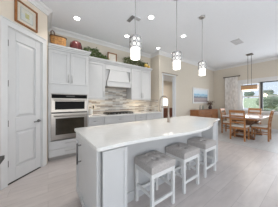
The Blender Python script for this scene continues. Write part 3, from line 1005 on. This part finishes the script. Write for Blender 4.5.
# ------------------------------------------------------------------ pendants over the island
def make_pendant():
    t = thing('pendant_light', '', 'pendant light', (0, 0, 0))       # origin at the ceiling
    R_ = .080
    MB().lathe([(.062, 0), (.062, -.02), (.045, -.028), (.012, -.032)], (0, 0, 0), 20).build('canopy', M['nickel'], t)
    MB().tube([(0, 0, -.03), (0, 0, -.99)], .0055, 8).build('rod', M['rodmetal'], t)
    zt = -.995
    MB().lathe([(.016, .03), (.02, .0), (R_, -.002), (R_, -.014), (.02, -.016)], (0, 0, zt), 24).build('cap', M['chrome'], t)
    b = MB()
    n = 8
    for z in (-.016, -.085, -.155):
        b.tube([(R_ * math.cos(2 * PI * k / 24), R_ * math.sin(2 * PI * k / 24), zt + z) for k in range(24)], .005, 6, True)
    for row in (-.05, -.120):
        for k in range(n):
            a0 = 2 * PI * k / n
            ring = []
            for q in range(10):
                w = 2 * PI * q / 10
                a = a0 + (.029 / R_) * math.cos(w)
                ring.append((R_ * math.cos(a), R_ * math.sin(a), zt + row + .030 * math.sin(w)))
            b.tube(ring, .005, 5, True)
    b.build('lattice_band', M['chrome'], t)
    MB().lathe([(.056, -.160), (.063, -.163), (.063, -.288), (.058, -.296)], (0, 0, zt), 28).build('glass_shade', M['pend'], t)
    MB().lathe([(.060, -.017), (.063, -.02), (.063, -.157), (.058, -.158)], (0, 0, zt), 28).build('inner_liner', M['liner'], t)
    return t


p0 = make_pendant()
for i, (x_, y_, lab) in enumerate(((.970, 1.44, 'white glass pendant with metal lattice, nearest the oven cabinet'),
                                   (1.87, 1.455, 'white glass pendant with metal lattice, middle of the three over the island'),
                                   (2.77, 1.47, 'white glass pendant with metal lattice over the far right end of the island'))):
    o = p0 if i == 0 else copy_tree(p0)
    o.location = (x_, y_, H)
    o['label'] = lab
    o['group'] = 'pendants over the island'
    l = bpy.data.lights.new('pendant_bulb', 'POINT')
    l.energy = 2; l.color = (1, .94, .86); l.shadow_soft_size = .07
    q = bpy.data.objects.new('pendant_bulb', l); C.objects.link(q); q.location = (x_, y_, H - 1.40)

# ------------------------------------------------------------------ recessed lights, vents
def make_can():
    t = thing('recessed_light', '', 'ceiling light', (0, 0, 0))
    b = MB(); n = 28
    b.lathe([(.080, 0), (.080, -.006), (.062, -.010), (.058, -.004)], (0, 0, 0), n)
    b.build('trim_ring', M['trim'], t)
    MB().lathe([(.057, -.0045), (.057, -.009), (.03, -.012)], (0, 0, 0), n).build('bulb', M['can'], t)
    return t


c0 = make_can()
k_ = (H - CAM_H) / 1.93
cans = [(.534, 3.164, 'glowing recessed ceiling light above the burgundy jar and oven cabinet'), (1.878, 2.161, 'glowing recessed ceiling light over the island, just right of the nearest pendant rod'),
        (1.849, 3.176, 'glowing recessed ceiling light in front of the range hood'), (3.17, 2.23, 'glowing recessed ceiling light between the middle and far right pendants'),
        (3.16, 3.25, 'glowing recessed ceiling light close to the corner of the beige wall')]
for i, (x_, y_, lab) in enumerate(cans):
    o = c0 if i == 0 else copy_tree(c0)
    o.location = (x_ * k_ * 1.0135, y_ * k_ * 1.0135, H - .0005)
    o['label'] = lab
    o['group'] = 'recessed lights'
    l = bpy.data.lights.new('recessed_spot', 'SPOT')
    l.energy = (24, 40, 24, 36, 10)[i]; l.color = (1, .95, .88); l.spot_size = math.radians(125); l.spot_blend = .6; l.shadow_soft_size = .06
    q = bpy.data.objects.new('recessed_spot', l); C.objects.link(q)
    q.location = (o.location.x, o.location.y, H - .03)


def vent(name, lab, x_, y_, sx, sy, m, rot=0):
    t = thing(name, lab, 'vent', (x_, y_, H))
    T = Matrix.Translation((x_, y_, H)) @ Matrix.Rotation(rot, 4, 'Z')
    b = MB(T)
    b.box(-sx / 2, sx / 2, -sy / 2, -sy / 2 + .02, -.012, -.0005); b.box(-sx / 2, sx / 2, sy / 2 - .02, sy / 2, -.012, -.0005)
    b.box(-sx / 2, -sx / 2 + .02, -sy / 2, sy / 2, -.012, -.0005); b.box(sx / 2 - .02, sx / 2, -sy / 2, sy / 2, -.012, -.0005)
    b.build('frame', M[m], t)
    b = MB(T)
    k = int(sy / .03)
    for i in range(k):
        y0_ = -sy / 2 + .02 + (sy - .04) * i / k
        b.box(-sx / 2 + .02, sx / 2 - .02, y0_, y0_ + .017, -.010, -.002)
    b.build('louvre', M[m], t)


t = thing('ceiling_vent', 'square two-way ceiling vent with dark slots behind the rod of the nearest pendant', 'vent', (1.585, 2.42, H))
vx0, vx1, vy0, vy1 = 1.46, 1.71, 2.29, 2.55
b = MB(); b.box(vx0, vx1, vy0, vy1, H - .008, H - .0005); b.box(vx0 + .10, vx1, vy0 + .10, vy1, H - .016, H - .008)
b.build('face_plate', M['ceil'], t, bevel=.002)
for nm, m_, bx in (('slot_bank', 'vent', [(vx0 + .012 + .03 * k, vx0 + .030 + .03 * k, vy0 + .02, vy1 - .01) for k in range(3)]), ('slot_bank', 'ventmid', [(vx0 + .11, vx1 - .01, vy0 + .012 + .03 * k, vy0 + .030 + .03 * k) for k in range(3)])):
    b = MB()
    for x0_, x1_, y0_, y1_ in bx: b.box(x0_, x1_, y0_, y1_, H - .022, H - .008)
    b.build(nm, M[m_], t)
vent('ceiling_vent', 'pale flush ceiling vent between island and dining pendants', 4.80, 1.44, .42, .22, 'ventw', 0)

# ------------------------------------------------------------------ dark-topped table at the left edge
t = thing('side_table', 'table with dark speckled stone top at the left edge of the view', 'table', (-.85, 1.35, 0))
b = MB(); b.box(-1.30, -.345, .95, 1.775, .715, .75); b.build('table_top', M['granite'], t, bevel=.003)
b = MB(); b.box(-1.15, -.60, 1.05, 1.60, .64, .715); b.build('apron', M['white'], t)
for x_ in (-1.12, -.63):
    for y_ in (1.08, 1.57): MB().box(x_ - .03, x_ + .03, y_ - .03, y_ + .03, 0, .64).build('leg', M['white'], t)

# ------------------------------------------------------------------ dining furniture
TC = (6.12, 1.55)
t = thing('dining_table', 'oak dining table with polished top, between the chairs by the window', 'table', (TC[0], TC[1], 0))
b = MB(); b.box(5.30, 7.02, .98, 2.07, .73, .76); b.build('table_top', M['tabletop'], t, bevel=.006)
b = MB(); b.box(5.40, 6.92, 1.10, 1.95, .665, .73); b.build('apron', M['oak'], t)
for x_ in (5.63, 6.62):
    b = MB()
    b.box(x_ - .05, x_ + .05, 1.22, 1.88, .58, .65); b.box(x_ - .05, x_ + .05, 1.20, 1.90, 0, .07)
    b.bar((x_, 1.27, .06), (x_, 1.83, .60), .08, .08, (1, 0, 0)); b.bar((x_, 1.83, .06), (x_, 1.27, .60), .079, .08, (1, 0, 0))
    b.build('trestle', M['oakdark'], t, bevel=.003)
MB().box(5.63, 6.62, 1.52, 1.58, .29, .37).build('crossbar', M['oakdark'], t, bevel=.003)


def make_chair():
    """faces +Y at build time, back at -Y"""
    t = thing('dining_chair', '', 'chair', (0, 0, 0))
    w = .195
    for sx in (-1, 1):
        b = MB()
        x_ = sx * w
        pr = [(-.20, 0), (-.20, .44), (-.205, .60), (-.235, .80), (-.275, .98)]
        for (ya, za), (yb, zb) in zip(pr, pr[1:]): b.bar((x_, ya, za), (x_, yb, zb + .004), .042, .042, (0, 1, 0))
        b.build('rear_leg', M['oak'], t, bevel=.003)
        MB().box(x_ - .021, x_ + .021, .18, .222, 0, .43).build('front_leg', M['oak'], t, bevel=.003)
    b = MB()
    b.box(-w, w, .19, .212, .37, .43); b.box(-w, w, -.21, -.19, .37, .43)
    for sx in (-1, 1): b.box(sx * w - .01, sx * w + .01, -.20, .20, .37, .43)
    b.build('seat_frame', M['oak'], t)
    MB().box(-.215, .215, -.17, .225, .43, .485).build('cushion', M['cushion'], t, bevel=.018, seg=3)
    MB().bar((-w - .012, -.272, .955), (w + .012, -.272, .955), .03, .085, (0, -.2, 1)).build('top_rail', M['oak'], t, bevel=.004)
    for y_, z_ in ((-.218, .70), (-.236, .80), (-.204, .59)):
        MB().bar((-w, y_, z_), (w, y_, z_), .018, .05, (0, -.12, 1)).build('slat', M['oak'], t, bevel=.002)
    for sx in (-1, 1): MB().box(sx * w - .01, sx * w + .01, -.19, .19, .20, .23).build('stretcher', M['oak'], t)
    MB().box(-w, w, -.01, .01, .205, .225).build('stretcher', M['oak'], t)
    return t


ch0 = make_chair()
for i, (x_, y_, rz, lab) in enumerate(((5.32, 1.53, -PI / 2, 'oak ladder-back chair at the near left end of the dining table, back to the camera'),
                                       (5.94, 1.10, 0.04, 'oak ladder-back chair on the right side of the dining table, seen side-on'),
                                       (7.08, 1.57, PI / 2, 'oak chair at the far end of the dining table, back to the window'),
                                       (6.02, 2.06, PI, 'oak ladder-back chair on the far long side of the table, beside the sideboard'))):
    o = ch0 if i == 0 else copy_tree(ch0)
    o.location = (x_, y_, 0)
    o.rotation_euler = (0, 0, rz)
    o['label'] = lab
    o['group'] = 'dining chairs'

t = thing('dining_pendant', 'rectangular amber glass pendant on two rods over the dining table', 'pendant light', (6.45, 1.53, H))
px, py = 6.45, 1.53
MB().box(px - .10, px + .10, py - .10, py + .10, H - .03, H - .0005).build('canopy', M['bronze'], t, bevel=.01)
for dy_ in (-.055, .055): MB().tube([(px, py + dy_, H - .03), (px, py + dy_, 1.93)], .006, 8).build('rod', M['bronze'], t)
b = MB()
b.box(px - .13, px + .13, py - .25, py + .25, 1.91, 1.93)
b.build('top_plate', M['bronze'], t)
b = MB()
for k in range(10):
    y0_ = py - .235 + .047 * k
    for x_ in (px - .12, px + .11): b.box(x_, x_ + .01, y0_ + .003, y0_ + .044, 1.76, 1.91)
for x_ in range(5):
    for y_ in (py - .245, py + .235): b.box(px - .115 + .046 * x_ + .003, px - .115 + .046 * x_ + .043, y_, y_ + .01, 1.76, 1.91)
b.build('amber_shade', M['amber'], t)
b = MB(); b.box(px - .10, px + .10, py - .22, py + .22, 1.71, 1.78); b.build('diffuser', M['amberlow'], t, bevel=.01)
l = bpy.data.lights.new('dining_bulb', 'POINT'); l.energy = 8; l.color = (1, .8, .55); l.shadow_soft_size = .1
q = bpy.data.objects.new('dining_bulb', l); C.objects.link(q); q.location = (px, py, 1.62)

# curtain and rod
rx = XW - .09
t = thing('curtain_rod', 'dark curtain rod above the pale curtain on the window wall', 'curtain rod', (rx, 2.5, 2.55))
MB().tube([(rx, 2.20, 2.555), (rx, 2.86, 2.555)], .019, 10).build('rod', M['bronze'], t)
for y_ in (2.19, 2.87): MB().blob((rx, y_, 2.555), .032, .032, .032, 2).build('finial', M['bronze'], t)
for y_ in (2.25, 2.81): MB().box(rx, XW, y_ - .01, y_ + .01, 2.54, 2.57).build('bracket', M['bronze'], t)
b = MB()
n = 80
fr_, bk_ = [], []
for k in range(n + 1):
    y_ = 2.26 + .56 * k / n
    x_ = rx + .022 * math.sin(2 * PI * k / 10)
    fr_.append((x_ - .004, y_)); bk_.append((x_ + .004, y_))
b.prism(fr_ + bk_[::-1], .012, 2.53)
cu = b.build('curtain', M['curtain'])
tag(cu, 'pale patterned floor-length curtain left of the dining window', 'curtain')

# sideboard with its objects, and the artwork
SX0, SX1, SY0, SY1, SH = 5.33, 7.24, 2.99, 3.40, .905
t = thing('sideboard', 'long reddish wood sideboard under the beach artwork', 'sideboard', (6.28, 3.2, 0))
b = MB(); b.box(SX0 + .02, SX1 - .02, SY0 + .02, SY1, .12, SH - .03); b.build('body', M['sideb'], t, bevel=.003)
MB().box(SX0, SX1, SY0 - .005, SY1, SH - .03, SH).build('top', M['sideb'], t, bevel=.004)
for x_ in (SX0 + .06, SX1 - .06):
    for y_ in (SY0 + .06, SY1 - .05): MB().box(x_ - .03, x_ + .03, y_ - .03, y_ + .03, 0, .12).build('leg', M['sideb'], t)
TS = frame_T((0, SY0 + .02, 0), (1, 0, 0), (0, -1, 0))
nu = 3
wu = (SX1 - SX0 - .06) / nu
for k in range(nu):
    a = SX0 + .03 + wu * k
    d = MB(TS).box(a + .006, a + wu - .006, 0, .018, .68, .86).build('drawer', M['sideb'], t, bevel=.003)
    MB(TS).box(a + wu / 2 - .05, a + wu / 2 + .05, .018, .035, .765, .78).build('pull', M['bronze'], d)
    d = shaker(TS, a + .006, a + wu - .006, .14, .67, th=.018, fw=.05).build('door', M['sideb'], t, bevel=.002)
    MB(TS).box(a + wu - .05, a + wu - .035, .018, .035, .40, .47).build('pull', M['bronze'], d)
t = thing('vase', 'small grey bottle vase on the left of the sideboard', 'vase', (5.78, 3.16, SH))
MB().lathe([(.04, 0), (.055, .03), (.055, .12), (.03, .16), (.018, .18), (.018, .22), (.024, .225)], (5.78, 3.16, SH), 18).build('vase_body', M['stone'], t)
t = thing('vase', 'slender sage vase on the sideboard, right of the grey bottle vase', 'vase', (5.98, 3.14, SH))
MB().lathe([(.035, 0), (.042, .05), (.035, .14), (.02, .18), (.026, .20)], (5.98, 3.14, SH), 18).build('vase_body', M['sage'], t)
t = thing('potted_plant', 'dark vase of dried reddish foliage at the right end of the sideboard', 'plant', (6.72, 3.15, SH))
MB().lathe([(.06, 0), (.085, .04), (.09, .10), (.06, .16), (.045, .18), (.055, .20)], (6.72, 3.15, SH), 20).build('pot', M['potdark'], t)
b = MB(); s_ = MB()
rnd = random.Random(11)
for k in range(16):
    a = rnd.uniform(0, 2 * PI); e = rnd.uniform(.05, .17)
    tip = (6.72 + e * math.cos(a), 3.15 + e * math.sin(a) * .8, SH + rnd.uniform(.28, .44))
    s_.tube([(6.72, 3.15, SH + .17), ((6.72 + tip[0]) / 2, (3.15 + tip[1]) / 2, SH + .29), tip], .004, 5)
    for q in range(9):
        aa = rnd.uniform(0, 2 * PI)
        b.leaf((tip[0] + rnd.uniform(-.03, .03), tip[1] + rnd.uniform(-.03, .03), tip[2] - rnd.uniform(0, .13)), (math.cos(aa), math.sin(aa), rnd.uniform(-.2, .6)), .08, .045)
s_.build('stem', M['twig'], t); b.build('foliage', M['floral'], t)


def beach():
    m = bpy.data.materials.new('beach_print')
    m.use_nodes = True
    n = m.node_tree; L = n.links.new
    b = n.nodes['Principled BSDF']; b.inputs['Roughness'].default_value = .6
    tx = n.nodes.new('ShaderNodeTexCoord'); s = n.nodes.new('ShaderNodeSeparateXYZ')
    nz = n.nodes.new('ShaderNodeTexNoise'); nz.inputs['Scale'].default_value = 7; nz.inputs['Detail'].default_value = 4
    ad = n.nodes.new('ShaderNodeMath'); ad.operation = 'MULTIPLY_ADD'; ad.inputs[1].default_value = .16
    mr = n.nodes.new('ShaderNodeMapRange'); mr.inputs['From Min'].default_value = 1.22 + .08; mr.inputs['From Max'].default_value = 1.93 + .08
    rp = n.nodes.new('ShaderNodeValToRGB'); e = rp.color_ramp.elements
    cols = [(0, (.55, .50, .47)), (.12, (.30, .26, .26)), (.30, (.42, .36, .36)), (.42, (.14, .19, .26)), (.50, (.42, .58, .68)), (.58, (.20, .46, .66)), (.66, (.62, .75, .84)), (.95, (.74, .80, .86))]
    e[0].position = cols[0][0]; e[0].color = (*cols[0][1], 1); e[1].position = cols[-1][0]; e[1].color = (*cols[-1][1], 1)
    for p, c in cols[1:-1]:
        q = e.new(p); q.color = (*c, 1)
    L(tx.outputs['Object'], s.inputs[0]); L(tx.outputs['Object'], nz.inputs['Vector'])
    L(nz.outputs['Fac'], ad.inputs[0]); L(s.outputs['Z'], ad.inputs[2]); L(ad.outputs[0], mr.inputs['Value'])
    L(mr.outputs[0], rp.inputs[0]); L(rp.outputs[0], b.inputs['Base Color'])
    return m


t = thing('artwork', 'pale framed beach print hanging on the beige wall above the sideboard', 'artwork', (6.43, 3.39, 0))
TA = frame_T((0, YA, 0), (1, 0, 0), (0, -1, 0))
b = MB(TA)
ax0, ax1, az0, az1 = 5.54, 7.00, 1.20, 1.96
b.box(ax0, ax0 + .07, 0, .04, az0, az1); b.box(ax1 - .07, ax1, 0, .04, az0, az1); b.box(ax0 + .07, ax1 - .07, 0, .04, az0, az0 + .07); b.box(ax0 + .07, ax1 - .07, 0, .04, az1 - .07, az1)
b.build('frame', mat('whitewashed_frame', (.74, .74, .74), .6, var=.04), t, bevel=.003)
MB(TA).box(ax0 + .065, ax1 - .065, .002, .022, az0 + .065, az1 - .065).build('print', beach(), t)

# ------------------------------------------------------------------ room beyond the doorway
t = thing('chest', 'dark reddish wood chest seen through the doorway under a lamp', 'chest', (6.5, 5.9, 0))
b = MB(); b.box(5.95, 7.0, 5.70, 6.18, .10, .84); b.build('body', M['brownroom'], t, bevel=.004)
MB().box(5.92, 7.03, 5.67, 6.19, .84, .87).build('top', M['brownroom'], t, bevel=.004)
for x_ in (6.0, 6.95):
    for y_ in (5.75, 6.12): MB().box(x_ - .03, x_ + .03, y_ - .03, y_ + .03, 0, .10).build('leg', M['brownroom'], t)
TC2 = frame_T((0, 5.70, 0), (1, 0, 0), (0, -1, 0))
for z_ in (.13, .37, .61):
    for a in (5.97, 6.485):
        d = MB(TC2).box(a, a + .495, 0, .018, z_, z_ + .22).build('drawer', M['brownroom'], t, bevel=.003)
        MB(TC2).blob((a + .25, .03, z_ + .11), .018, .015, .018, 2).build('knob', M['bronze'], d)
t = thing('table_lamp', 'glowing white table lamp on the chest beyond the doorway', 'lamp', (6.45, 5.9, .87))
MB().lathe([(.08, 0), (.08, .02), (.03, .04), (.06, .12), (.05, .2), (.012, .24), (.010, .30)], (6.45, 5.9, .87), 18).build('base', M['stone'], t)
MB().lathe([(.21, .16), (.16, .62)], (6.45, 5.9, .87), 24).build('lamp_shade', M['lampsh'], t)

# ------------------------------------------------------------------ outdoors beyond the window
b = MB(); b.box(XW + .15, 140, -80, 70, -.35, -.25); struct(b.build('lawn', M['lawn']))
b = MB(); b.box(XW + .15, 13.5, -10, 12, -.25, -.20); struct(b.build('patio', M['paving']))
b = MB(); b.box(24, 40, -60, 60, -.26, -.22); struct(b.build('road', M['paving']))
b = MB()
q = [(42, -.25), (60, 1.1), (80, 3.0), (98, 3.6), (130, 3.8), (130, -.3), (42, -.3)]
va = [b._v((x_, -60, z_)) for x_, z_ in q]; vb = [b._v((x_, 70, z_)) for x_, z_ in q]
b.bm.faces.new(va); b.bm.faces.new(vb[::-1])
for k in range(len(q)): b.bm.faces.new((va[k], va[(k + 1) % len(q)], vb[(k + 1) % len(q)], vb[k]))
struct(b.build('grassy_rise', M['lawn']))
rnd = random.Random(5)


def tree(name, lab, cat, x_, y_, r_, h_, m, group, trunk=True, n=5, zg=-.25):
    t = thing(name, lab, cat, (x_, y_, zg), group)
    if trunk: MB().tube([(x_, y_, zg - .1), (x_ + .05 * h_, y_, zg + h_ * .3), (x_, y_ + .04 * h_, zg + h_ * .6)], [.05 * h_, .04 * h_, .02 * h_], 8).build('trunk', M['bark'], t)
    b = MB()
    for k in range(n):
        a = rnd.uniform(0, 2 * PI); e = rnd.uniform(.15, .55) * r_
        zc = zg + .25 + (h_ - r_ * .75) + rnd.uniform(-.35, .35) * r_ if trunk else h_ * .45 + rnd.uniform(-.1, .1) * h_
        q = rnd.uniform(.5, .75)
        b.blob((x_ + e * math.cos(a), y_ + e * math.sin(a), zc), r_ * q, r_ * q, r_ * q * (.8 if trunk else .7 * h_ / r_ * .6 + .2), 3, .22, rnd)
    b.build('crown' if trunk else 'foliage', M[m], t)


tree('garden_tree', 'leafy green tree outside the right part of the dining window', 'tree', 16.5, 2.55, .85, 1.85, 'foliage', None, True, 8)
tree('shrub', 'low green shrub under the garden tree outside the window', 'shrub', 13.6, 2.15, .55, .85, 'foliage', None, False, 6)
tree('shrub', 'rounded shrub at the far right of the dining window', 'shrub', 15.0, 1.80, .45, 1.1, 'foliage', None, False, 6)
for k in range(13):
    y_ = -20 + 7.4 * k
    tree('far_tree', 'hazy tree in the row on the grassy rise beyond the window', 'tree', 102 + rnd.uniform(-2, 4), y_ + rnd.uniform(-1, 1), rnd.uniform(1.9, 2.7), rnd.uniform(3.0, 4.6), 'foliagefar', 'trees on the rise', True, 7, 3.6)
